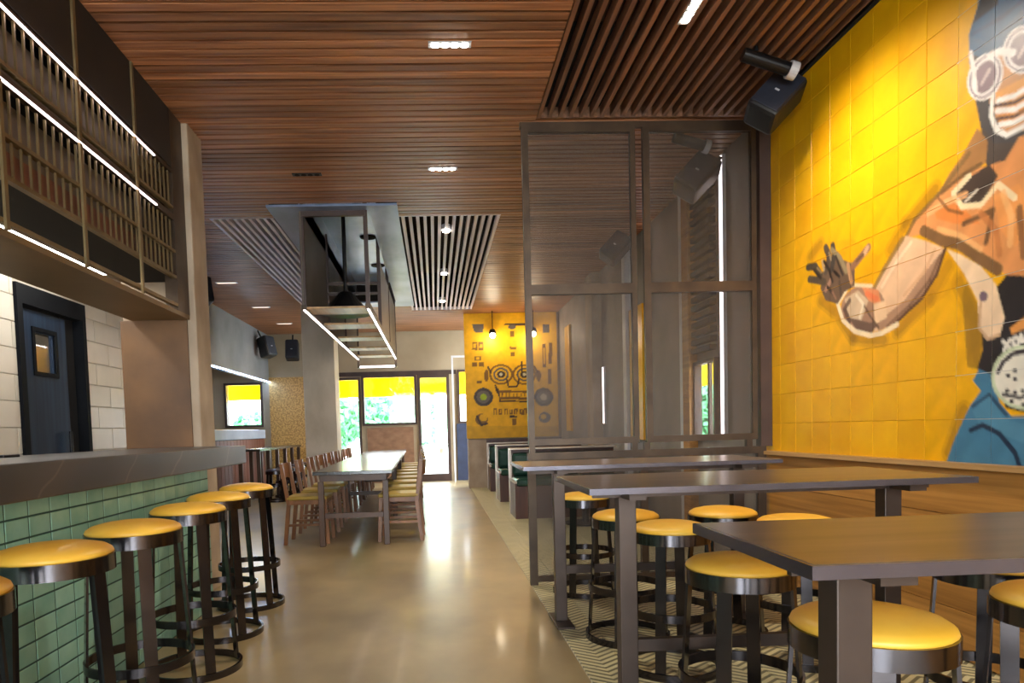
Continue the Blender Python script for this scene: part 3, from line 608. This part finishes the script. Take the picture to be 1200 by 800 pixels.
# ------------------------------------------------------------------ bar
br = thing('bar_counter', 'long bar with dark marble top and green glazed tile front', 'bar counter', (-1.51, 2.5, 0))
def W2L(o, *b): x, y, z = o.location; return B(b[0]-x, b[1]-x, b[2]-y, b[3]-y, b[4]-z, b[5]-z)
body = part('body', W2L(br, -2.05, -1.5115, .2, 4.57, 0, .935), 'grout_green', br)
part('worktop', W2L(br, -2.12, -1.35, .2, 4.92, .935, 1.062), 'marble', br, .006)
tw, th = .1424, .0775; tm = tile_mesh('green_tile', '+x', tw-.007, th-.007, .007, .002); tm.materials.append(M['teal'])
for c in range(25):
    for r in range(12): link('green_tile', tm, None, body, loc=(-.006, 4.57-tw*(c+.5)-2.5, .003+th*(r+.5)))
ps = thing('counter_stand', 'slim black stand with a flat foot on the bar top, far left', 'stand', (-2.06, 3.2, 1.062))
part('foot', B(-.12, .13, -.06, .06, 0, .012), 'black', ps, .003); part('post', B(-.02, .012, -.012, .012, .012, .2), 'black', ps); part('screen', B(-.16, .015, -.02, .0, .12, .34), 'blackplastic', ps, .004)

# rack over the bar
RX = -1.70; RY0, RY1 = .6, 4.72
rk = thing('bar_rack', 'tall bronze steel rack with rod lattice and LED strips above the bar', 'rack', (RX, RY1, 1.955))
def rp(name, b, mat, bevel=0., parent=None): return part(name, W2L(rk, *b), mat, parent or rk, bevel)
rp('soffit', (-2.1, RX, RY0, 4.93, 1.955, 1.985), 'soffit')
rp('end_post', (RX-.08, RX+.0, RY1, 4.935, 1.985, CEIL), 'bronze')
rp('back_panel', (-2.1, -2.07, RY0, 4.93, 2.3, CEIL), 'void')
rp('top_panel', (RX-.03, RX, RY0, RY1, 2.93, CEIL), 'dark_wall')
for y in (.95, 1.6, 2.25, 2.87, 3.5, 4.15): rp('upright', (RX-.0, RX+.012, y-.012, y+.012, 1.985, CEIL), 'rackmetal')
for z, hh, mt in ((2.205, .02, 'rackmetal'), (2.375, .018, 'rackmetal'), (2.60, .04, 'bronze'), (2.665, .015, 'rackmetal'), (2.905, .025, 'bronze'), (2.02, .02, 'rackmetal')): rp('rail', (RX-.03, RX, RY0, RY1, z-hh/2, z+hh/2), mt)
for z in (2.585, 2.888): rp('led_strip', (RX, RX+.013, RY0, 4.42, z-.002, z+.002), 'led')
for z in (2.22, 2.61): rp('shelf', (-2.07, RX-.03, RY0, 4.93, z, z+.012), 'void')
rm = B(-.005, .005, -.005, .005, 0, .36).mesh('rod'); rm.materials.append(M['rackmetal']); rm2 = B(-.005, .005, -.005, .005, 0, .24).mesh('rod'); rm2.materials.append(M['rackmetal'])
y = 1.25
while y < RY1-.03:
    link('rod', rm, None, rk, loc=(-.015, y-RY1, 2.215-1.955)); link('rod', rm2, None, rk, loc=(-.015, y-RY1, 2.655-1.955)); y += .066
rp('perforated_panel', (RX-.06, RX-.055, 4.2, RY1, 2.22, 2.58), 'mesh'); rp('perforated_panel', (RX-.06, RX-.055, 4.2, RY1, 2.62, 2.8), 'mesh')
rp('wood_back', (-1.80, -1.79, RY0, 4.9, 2.235, 2.37), 'redwood'); rp('grey_back', (-1.80, -1.79, RY0, 4.9, 2.37, 2.58), 'taupe'); rp('grey_back', (-1.80, -1.79, RY0, 4.9, 2.63, 2.9), 'taupe')

# ------------------------------------------------------------------ stools
def make_stool(name, label, cat, hgt, group, seat='seat'):
    t = thing(name, label, cat, (0, 0, 0), 0, group); r = .172
    prof = [(0.0001, hgt), (.06, hgt-.002), (.11, hgt-.008), (.15, hgt-.018), (r-.004, hgt-.030), (r, hgt-.040), (r-.006, hgt-.046), (.0001, hgt-.046)]
    part('cushion', MB().lathe(prof, 36), seat, t, smooth=True)
    part('rim', MB().ring(r+.004, r-.006, hgt-.094, hgt-.044, 40), 'stoolrim', t, smooth=True)
    part('seat_plate', MB().cyl((0, 0, hgt-.06), (0, 0, hgt-.046), r-.006, n=28), 'stoolmetal', t)
    for i in range(4):
        a = math.radians(45+90*i); d = Vector((math.cos(a), math.sin(a), 0)); sd = Vector((-math.sin(a), math.cos(a), 0))
        part('leg', MB().bar(d*.165+Vector((0, 0, hgt-.075)), d*.203+Vector((0, 0, .012)), .046, .009, sd), 'stoolmetal', t)
    part('foot_ring', MB().ring(.199, .190, .255, .29, 40), 'stoolmetal', t, smooth=True); part('base_ring', MB().ring(.218, .206, 0, .032, 40), 'stoolmetal', t, smooth=True)
    return t
bs = make_stool('bar_stool', '', 'stool', .817, 'yellow stools along the bar')
ords = ('first', 'second', 'third', 'fourth', 'fifth', 'sixth')
spots = [(-1.2, 1.63), (-1.2, 2.16), (-1.18, 2.69), (-1.2, 3.33), (-1.245, 3.93), (-1.265, 4.58)]
rots = (-16, -16, -56, -52, -45, -40)
for i, (x, y) in enumerate(spots):
    o = bs if i == 0 else copy_tree(bs); o.location = (x, y, 0); o.rotation_euler.z = math.radians(rots[i]+45)
    o['label'] = ('tall yellow-cushioned bar stool cut off by the left edge, nearest along the bar', 'second tall yellow bar stool from the left edge, before the green tiles', 'third tall yellow bar stool along the green tiled bar', 'fourth tall yellow bar stool along the green tiled bar', 'fifth tall yellow bar stool along the bar, second from the far end', 'farthest tall yellow bar stool, beside the end of the bar counter')[i]
ss = make_stool('counter_stool', '', 'stool', .68, 'yellow stools at the high tables')
sp = [((1.0, 1.53), 20, 'yellow stool in front, behind the leg of the nearest high table'), ((1.62, 1.66), 0, 'yellow stool cut off by the right edge beside the nearest high table'),
      ((1.0, 2.22), 6, 'yellow stool partly under the corner of the nearest high table'), ((1.8, 2.11), 15, 'yellow stool hidden behind the nearest tabletop, by the wood panelling'),
      ((1.06, 3.06), 12, 'yellow stool just right of the middle high table leg'), ((1.68, 3.12), 30, 'yellow stool behind the far edge of the nearest tabletop, near the wood panelling'),
      ((.985, 3.53), 18, 'yellow stool half hidden by the middle high table leg'), ((1.50, 3.52), 0, 'yellow stool under the middle high table, toward the wall'),
      ((.985, 4.55), 9, 'farthest yellow stool, under the back high table by the mesh partition')]
for i, (p, r, lb) in enumerate(sp):
    o = ss if i == 0 else copy_tree(ss); o.location = (p[0], p[1], .008); o.rotation_euler.z = math.radians(r); o['label'] = lb

# ------------------------------------------------------------------ high tables
def high_table(label, x0, x1, y0, y1, leg_y, leg_x=.692, h=.918):
    t = thing('high_table', label, 'table', ((x0+x1)/2, (y0+y1)/2, .008), 0, 'high tables along the painted wall'); a, b = (x1-x0)/2, (y1-y0)/2; h -= .008
    top = part('tabletop', B(-a+.004, a-.004, -b+.004, b-.004, h-.018, h), 'tabletop', t, .003)
    part('edge_band', B(-a, a, -b, -b+.004, h-.022, h-.001).box(-a, a, b-.004, b, h-.022, h-.001).box(-a, -a+.004, -b+.004, b-.004, h-.022, h-.001).box(a-.004, a, -b+.004, b-.004, h-.022, h-.001), 'tableedge', t)
    yl = leg_y-(y0+y1)/2
    for lx in (leg_x, x1-.17):
        lx -= (x0+x1)/2
        part('leg', B(lx-.032, lx+.032, yl-.03, yl+.03, .012, h-.05), 'tableleg', t, .003)
        part('foot_plate', B(lx-.05, lx+.05, yl-.16, yl+.16, 0, .012), 'tableleg', t, .003)
        part('top_arm', B(lx-.03, lx+.03, -b+.06, b-.06, h-.05, h-.02), 'tableleg', t)
    part('foot_bar', B(.724-(x0+x1)/2, x1-.202-(x0+x1)/2, yl-.015, yl+.015, .28, .325), 'tableleg', t)
    part('apron', B(-a+.05, a-.05, yl-.05, yl-.035, h-.05, h-.02), 'tableleg', t)
    return t
high_table('nearest high table with grey brown top and steel edge, right foreground', .54, 1.86, .958, 1.42, 1.16, .712)
high_table('middle high table with dark steel legs, second from the camera', .51, 1.86, 2.26, 2.92, 2.48)
high_table('back high table just in front of the mesh partition', .47, 1.90, 3.66, 4.30, 3.86)

# ------------------------------------------------------------------ mesh partition
pt = thing('mesh_partition', 'tall bronze framed partition of woven steel mesh panels between tables and booths', 'partition', (.66, 4.8, 0))
def pb(name, x0, x1, z0, z1, mat='bronze', y0=-.02, y1=.02, parent=None): return part(name, B(x0-.66, x1-.66, y0, y1, z0, z1), mat, parent or pt)
pb('base_post', .645, .70, .008, .95); pb('base_post', 2.30, 2.36, .008, .95); pb('base_rail', .70, 2.30, .03, .07); pb('base_rail', .70, 2.30, .9, .95); pb('base_post', 1.45, 1.50, .07, .9)
pb('lower_mesh', .70, 1.45, .07, .9, 'mesh', -.003, .003); pb('lower_mesh', 1.50, 2.30, .07, .9, 'mesh', -.003, .003)
pb('top_rail', .645, 2.36, 3.19, 3.225)
pb('foot_bracket', .66, .70, .95, 1.0); pb('foot_bracket', 1.39, 1.43, .95, 1.0); pb('foot_bracket', 1.48, 1.52, .95, 1.0); pb('foot_bracket', 2.22, 2.26, .95, 1.0)
for x0, x1 in ((.655, 1.445), (1.50, 2.30)):
    f = pb('panel_frame', x0, x0+.045, 1.0, 3.19)
    for b_ in ((x1-.035, x1, 1.0, 3.19), (x0+.045, x1-.035, 1.0, 1.045), (x0+.045, x1-.035, 2.05, 2.12), (x0+.045, x1-.035, 3.155, 3.19)): pb('frame_bar', *b_, parent=f)
    pb('upper_mesh', x0+.045, x1-.035, 2.12, 3.155, 'mesh', -.003, .003); pb('middle_mesh', x0+.045, x1-.035, 1.045, 2.05, 'mesh', -.003, .003)
pb('wall_post', 2.315, 2.395, .95, 3.3, 'frame_brown', -.04, .04)

# ------------------------------------------------------------------ dining tables and chairs
def dining_table(label, x, y, rz, wd=.78, ln=2.4):
    t = thing('dining_table', label, 'table', (x, y, 0), rz, 'dark dining tables in a row'); a, b = wd/2, ln/2
    part('tabletop', B(-a, a, -b, b, .715, .75), 'dtable', t, .004); part('apron', B(-a+.06, a-.06, -b+.06, b-.06, .65, .715), 'dleg', t)
    for sx in (-1, 1):
        for sy in (-1, 1): part('leg', B(sx*(a-.07)-.028, sx*(a-.07)+.028, sy*(b-.07)-.028, sy*(b-.07)+.028, 0, .65), 'dleg', t, .004)
    part('stretcher', B(-a+.1, a-.1, -b+.055, -b+.085, .28, .33), 'dleg', t)
def make_chair():
    t = thing('dining_chair', '', 'chair', (0, 0, 0), 0, 'wooden chairs along the dining tables')   # faces +x
    part('seat', B(-.21, .21, -.205, .205, .455, .495), 'chairseat', t, .015); part('seat_frame', B(-.2, .2, -.195, .195, .41, .455), 'chairwood', t)
    for sy in (-1, 1):
        part('leg', MB().bar((.185, sy*.18, .41), (.205, sy*.19, 0), .036, .036), 'chairwood', t)
        part('back_leg', MB().bar((-.185, sy*.185, .41), (-.23, sy*.19, 0), .036, .04), 'chairwood', t)
        part('back_post', MB().bar((-.185, sy*.185, .41), (-.245, sy*.185, .83), .034, .036), 'chairwood', t)
        part('side_stretcher', MB().bar((-.2, sy*.185, .2), (.19, sy*.185, .2), .02, .025), 'chairwood', t)
    mb = MB(); pts = []
    for i in range(9):
        u = -1+i/4; pts.append((-.235-.03*(1-u*u), u*.2))
    for i in range(8):
        (xa, ya), (xb, yb) = pts[i], pts[i+1]
        mb.add([(xa-.012, ya, .68), (xa+.012, ya, .68), (xb+.012, yb, .68), (xb-.012, yb, .68), (xa-.024, ya, .83), (xa, ya, .83), (xb, yb, .83), (xb-.024, yb, .83)], [(0, 3, 2, 1), (4, 5, 6, 7), (0, 1, 5, 4), (1, 2, 6, 5), (2, 3, 7, 6), (3, 0, 4, 7)])
    part('backrest', mb, 'chairwood', t); return t
RZ = math.radians(1.3)
for i, lb in enumerate(('nearest dark glossy dining table in the row below the hanging rack', 'middle dark dining table in the row beyond the bar', 'farthest dark dining table in the row, before the bright windows')):
    dining_table(lb, -.86-.055*i, 7.98+2.44*i, RZ)
ch = make_chair(); k_ = 0
for i in range(9):
    for sd in (-1, 1):
        o = ch if k_ == 0 else copy_tree(ch); k_ += 1; y = 7.2 + .81*i; xc = -.86-.0225*(y-7.98)
        o.location = (xc + sd*(.49 if sd < 0 else .45), y, 0); o.rotation_euler.z = (0 if sd < 0 else math.pi) + RZ + math.radians(random.uniform(-4, 4))
        side = 'bar side' if sd < 0 else 'aisle side'
        o['label'] = 'wooden dining chair with olive seat, %s on the %s of the table row' % (('nearest', 'second', 'third', 'fourth', 'fifth', 'sixth', 'seventh', 'eighth', 'farthest')[i], side)

# ------------------------------------------------------------------ hanging steel rack under the ceiling opening
hr = thing('hanging_rack', 'long steel rack with LED edged bottom rails hanging from the ceiling opening', 'rack', (-.92, 6.8, 2.34))
def hb(name, x0, x1, y0, y1, z0, z1, mat, parent=None): return part(name, W2L(hr, x0, x1, y0, y1, z0, z1), mat, parent or hr)
HX0, HX1, HY0, HY1, HZ = -1.24, -.62, 6.8, 11.5, 2.34
for y in (6.83, 8.35, 9.9, 11.47):
    for x_ in (HX0, HX1): hb('post', x_-.02, x_+.02, y-.02, y+.02, HZ, 3.5, 'frame_brown')
for x_ in (HX0, HX1):
    hb('bottom_rail', x_-.025, x_+.025, HY0, HY1, HZ, HZ+.05, 'bronze'); hb('led_strip', x_-.006, x_+.006, HY0, HY1, HZ-.008, HZ, 'led_hood')
hb('side_sheet', HX0-.012, HX0+.0, HY0, HY1, HZ+.05, 3.45, 'taupe')
hb('side_sheet', HX1, HX1+.012, 8.4, HY1, HZ+.05, 3.2, 'taupe')
for y in (6.98, 8.0, 9.1, 10.2, 11.2): hb('shelf_slat', HX0+.02, HX1-.02, y-.17, y+.17, HZ+.01, HZ+.03, 'ledge')
for z in (2.78, 2.9): hb('cross_bar', HX0, HX1+.0, 8.33, 8.37, z, z+.03, 'frame_brown')
hb('top_bar', HX0, HX1, 6.8, 6.84, 3.24, 3.3, 'frame_brown')
hb('end_bar', HX0-.02, HX1+.02, 11.55, 11.6, 2.2, 2.24, 'bronze'); hb('end_led', HX0+.02, HX1-.02, 11.54, 11.55, 2.205, 2.235, 'led'); hb('end_hanger', HX0-.02, HX0+.02, 11.5, 11.55, 2.2, 2.45, 'bronze'); hb('end_hanger', HX1-.02, HX1+.02, 11.5, 11.55, 2.2, 2.45, 'bronze')
eh = thing('extractor_cone', 'black cone shaped extractor hood hanging inside the ceiling rack', 'extractor', (-.93, 7.6, 2.42)); part('cone', MB().cyl((0, 0, 0), (0, 0, .24), .27, .07, 24), 'black', eh, smooth=False); part('duct', MB().cyl((0, 0, .24), (0, 0, 1.17), .022, n=16), 'black', eh)
vt = struct('ceiling_void_lining', B(-1.54, -1.24, 6.67, 12.0, CEIL-.02, CEIL).box(-.59, -.3, 6.67, 12.0, CEIL-.02, CEIL).box(-1.24, -.59, 6.67, 6.8, CEIL-.02, CEIL).box(-1.24, -.59, 11.6, 12.0, CEIL-.02, CEIL).box(-1.24, -.59, 6.8, 11.6, 3.62, 3.66).box(-1.26, -1.24, 6.8, 11.6, CEIL, 3.62).box(-.59, -.57, 6.8, 11.6, CEIL, 3.62), 'galv')
for y in (7.7, 8.9, 10.4): part('vent_hole', MB().cyl((-.78, y, 3.605), (-.78, y, 3.62), .1, n=20), 'void', vt)

# ------------------------------------------------------------------ ceiling lights, lamps, speakers
def slot_light(label, x, y, along='x', on=True, spot=None, group='recessed four-lamp ceiling lights'):
    t = thing('ceiling_spotlight', label, 'light', (x, y, CEIL)); L = .11
    if along == 'y': t.rotation_euler.z = R90
    part('housing', B(-L-.012, L+.012, -.03, .03, -.006, .05), 'black' if not on else 'lens', t)
    for i in range(4): part('lamp', MB().cyl((-.0825+.055*i, 0, -.010), (-.0825+.055*i, 0, -.006), .021, n=14), 'lamp' if on else 'void', t)
    if on and spot:
        l = bpy.data.lights.new('spot_beam', 'SPOT'); l.energy = spot[0]; l.spot_size = math.radians(spot[1]); l.spot_blend = 1.; l.shadow_soft_size = .06; l.color = (1, .87, .7)
        o = bpy.data.objects.new('spot_beam', l); C.objects.link(o); o.location = (x, y, CEIL-.05)
        d = Vector(spot[2]) - Vector(o.location); o.rotation_euler = d.to_track_quat('-Z', 'Y').to_euler()
def down_spot(loc, e):
    l = bpy.data.lights.new('spot_beam', 'SPOT'); l.energy = e; l.spot_size = math.radians(140); l.spot_blend = 1.; l.shadow_soft_size = .06; l.color = (1, .87, .7)
    o = bpy.data.objects.new('spot_beam', l); C.objects.link(o); o.location = loc
slot_light('four-lamp recessed light at the top of the picture in the wood ceiling', .15, 3.98, spot=(55, 120, (.1, 4.0, 0)))
slot_light('second four-lamp recessed light in the wood ceiling above the aisle', .13, 5.82, spot=(55, 120, (.1, 5.8, 0)))
slot_light('four-lamp light between the dark ceiling slats above the high tables', 1.42, 3.67, 'y', spot=(90, 105, (2.4, 3.6, 1.7)))
slot_light('unlit dark slot in the wood ceiling near the hanging rack', -1.01, 5.91, on=False)
for i, y in enumerate((7.6, 9.65, 11.7)): 
    t = thing('grille_spotlight', '%s small round light in the pale ceiling grille' % ('nearest', 'middle', 'farthest')[i], 'light', (.19, y, CEIL)); part('lamp', MB().cyl((0, 0, -.012), (0, 0, .0), .04, n=16), 'lamp', t); part('can', MB().cyl((0, 0, 0), (0, 0, .06), .05, n=16), 'white_metal', t); down_spot((.19, y, CEIL-.05), 38)
for i, y in enumerate((9.97, 11.9, 13.7)):
    t = thing('ceiling_slot_lamp', '%s dim slot light in the ceiling behind the concrete pillar' % ('nearest', 'middle', 'farthest')[i], 'light', (-2.9, y, CEIL)); part('housing', B(-.15, .15, -.04, .04, -.006, .04), 'white_metal', t); part('lamp_face', B(-.13, .13, -.03, .03, -.009, -.006), 'dimlamp', t); down_spot((-2.9, y, CEIL-.05), 16)
def point(name, loc, e, col=(1, .85, .66), r=.08):
    l = bpy.data.lights.new(name, 'POINT'); l.energy = e; l.color = col; l.shadow_soft_size = r; o = bpy.data.objects.new(name, l); C.objects.link(o); o.location = loc
point('pane_fill_light', point_later, 4)  # added lamp without a fixture, brightens the card behind the door glazing
for i, (x, px_) in enumerate(((1.12, 580), (1.88, 627))):
    t = thing('pendant_lamp', ('left', 'right')[i]+' small pendant lamp glowing in front of the printed yellow panel', 'lamp', (x, 12.75, 2.86 if i == 0 else 2.87))
    part('cord', MB().cyl((0, 0, .1), (0, 0, CEIL-2.87+.02), .008, n=8), 'black', t); part('shade', MB().lathe([(.02, .12), (.05, .1), (.075, .03), (.07, .03), (.045, .09)], 20, closed=True), 'black', t); part('bulb', MB().lathe([(.0001, -.06), (.035, -.045), (.055, -.01), (.04, .03), (.0001, .05)], 16), 'bulb', t, smooth=True)
    point('pendant_light', (x, 12.62, 2.8), 5)
def speaker(label, loc, rz, tilt, s=1., roll=0.):
    t = thing('loudspeaker', label, 'speaker', loc, rz); t.rotation_euler = (tilt, roll, rz)
    part('cabinet', B(-.11*s, .11*s, -.1*s, .1*s, -.17*s, .17*s), 'blackplastic', t, .03*s); part('grille_cloth', B(-.095*s, .095*s, -.108*s, -.1*s, -.15*s, .15*s), 'spkcloth', t, .004); part('badge', B(-.015*s, .015*s, -.112*s, -.108*s, -.02*s, -.008*s), 'lens', t)
    part('bracket', MB().bar((0, .06*s, .15*s), (0, .1*s, .32*s), .03, .02), 'black', t)
    return t
speaker('black loudspeaker hung at the top corner where the mesh partition meets the yellow wall', (2.15, 4.22, 3.09), math.radians(-30), math.radians(-25), .95, math.radians(38))
speaker('black loudspeaker seen through the right mesh panel', (2.12, 5.4, 3.06), math.radians(-30), math.radians(-25), 1., math.radians(38)); speaker('small distant black loudspeaker seen through the mesh by the centre post', (2.1, 7.75, 3.12), math.radians(-30), math.radians(-25), 1., math.radians(38))
speaker('black loudspeaker peeking out beside the bar pillar under the ceiling', (-2.93, 9.0, 3.0), math.radians(40), math.radians(-15)); speaker('black loudspeaker on the grey bulkhead by the far corner', (-3.38, 14.2, 2.92), math.radians(60), math.radians(-15), 1.25); speaker('black loudspeaker on the beige far wall next to the pillar', (-3.0, 14.85, 2.92), math.radians(5), math.radians(-15), 1.25)
def tube_spot(label, a, b):
    a, b = Vector(a), Vector(b); t = thing('tube_spotlight', label, 'light', a); d = b-a
    part('barrel', MB().cyl((0, 0, 0), d, .038, n=20), 'black', t); part('lens', MB().cyl(d, d*1.17, .05, n=20), 'lens', t); part('mount', MB().cyl(d*.3, d*.3+Vector((0, 0, CEIL-a.z-d.z*.3)), .01, n=8), 'black', t)
tube_spot('black tube spotlight with pale lens above the corner loudspeaker', (1.86, 4.02, 3.265), (2.13, 4.02, 3.18)); tube_spot('tube spotlight with pale lens above the speaker behind the right mesh panel', (1.85, 5.15, 3.265), (2.08, 5.15, 3.2)); 

# ------------------------------------------------------------------ second bar, far left
struct('wall_bulkhead', B(-3.8, -3.6, 9.0, YF, 2.3, CEIL+.05), 'bluewall'); lb_ = thing('bulkhead_led', 'cool white LED strip along the bottom of the grey bulkhead', 'light', (-3.58, 9.0, 2.27)); part('channel', B(-.02, .02, 0, 6.15, .012, .03), 'white_metal', lb_); part('diffuser', B(-.015, .015, 0, 6.15, 0, .012), 'led_cool', lb_)
b2 = thing('second_bar', 'far bar with pale blue lit counter and red wood plank front', 'bar counter', (-3.6, 9.0, 0)); part('worktop', B(-.5, .02, 0, 5.6, 1.06, 1.24), 'palecounter', b2, .01); part('body', B(-.45, -.03, 0, 5.6, 0, 1.06), 'dark_wall', b2)
pm = B(-.03, -.005, .005, .195, .02, 1.05).mesh('plank'); pm.materials.append(M['redwood'])
for i in range(28): link('plank', pm, None, b2, loc=(0, .2*i, 0))
ct = thing('communal_table', 'long narrow dark high table with many legs beside the far bar', 'table', (-3.12, 11.5, 0)); part('tabletop', B(-.2, .2, 0, 3.5, .86, .9), 'dtable', ct)
for i in range(6):
    for sx in (-.15, .15): part('leg', B(sx-.03, sx+.03, .05+i*.67, .11+i*.67, 0, .86), 'dleg', ct)
st0 = make_stool('low_stool', '', 'stool', .56, 'dark stools at the far communal table', 'cushiongrey')
for i in range(4):
    o = st0 if i == 0 else copy_tree(st0); o.location = (-2.72, 11.7+.8*i, 0); o['label'] = '%s dark stool at the long narrow table by the far bar' % ('nearest', 'second', 'third', 'farthest')[i]

# ------------------------------------------------------------------ booths behind the partition
def make_booth():
    t = thing('booth_bench', '', 'booth', (0, 0, 0), 0, 'green booths behind the partition')
    part('base', B(.02, 1.38, .03, .62, 0, .40), 'boothwood', t); part('seat_cushion', B(.02, 1.38, .01, .56, .40, .50), 'green_leather', t, .03); part('back_cushion', B(.02, 1.38, .46, .60, .50, .80), 'green_leather', t, .04)
    part('back_board', B(.02, 1.38, .60, .64, .0, .84), 'boothwood', t); part('edge_strip', B(-.01, .02, .58, .66, 0, .85), 'boothedge', t); part('end_panel', B(0, .02, .03, .60, 0, .44), 'boothwood', t); part('seat_nosing', B(-.01, .02, .0, .58, .44, .465), 'boothedge', t); part('top_nosing', B(-.01, 1.38, .45, .66, .84, .86), 'boothedge', t)
    return t
bo = make_booth()
for i, y in enumerate((8.3, 10.3, 12.1)):
    o = bo if i == 0 else copy_tree(bo); o.location = (.96, y, .008); o['label'] = ('nearest green leather booth bench behind the mesh partition', 'middle green leather booth bench along the tiled strip', 'farthest green leather booth bench below the yellow printed panel')[i]
for i, y in enumerate((7.75, 9.75, 11.65)):
    t = thing('booth_table', '%s small dark table between the green booth benches' % ('nearest', 'middle', 'farthest')[i], 'table', (1.7, y, .008), 0, 'booth tables'); part('tabletop', B(-.62, .62, -.3, .3, .7, .735), 'dtable', t, .004); part('pedestal', MB().cyl((0, 0, .02), (0, 0, .7), .04, n=14), 'black', t); part('base_plate', MB().cyl((0, 0, 0), (0, 0, .02), .24, n=24), 'black', t)
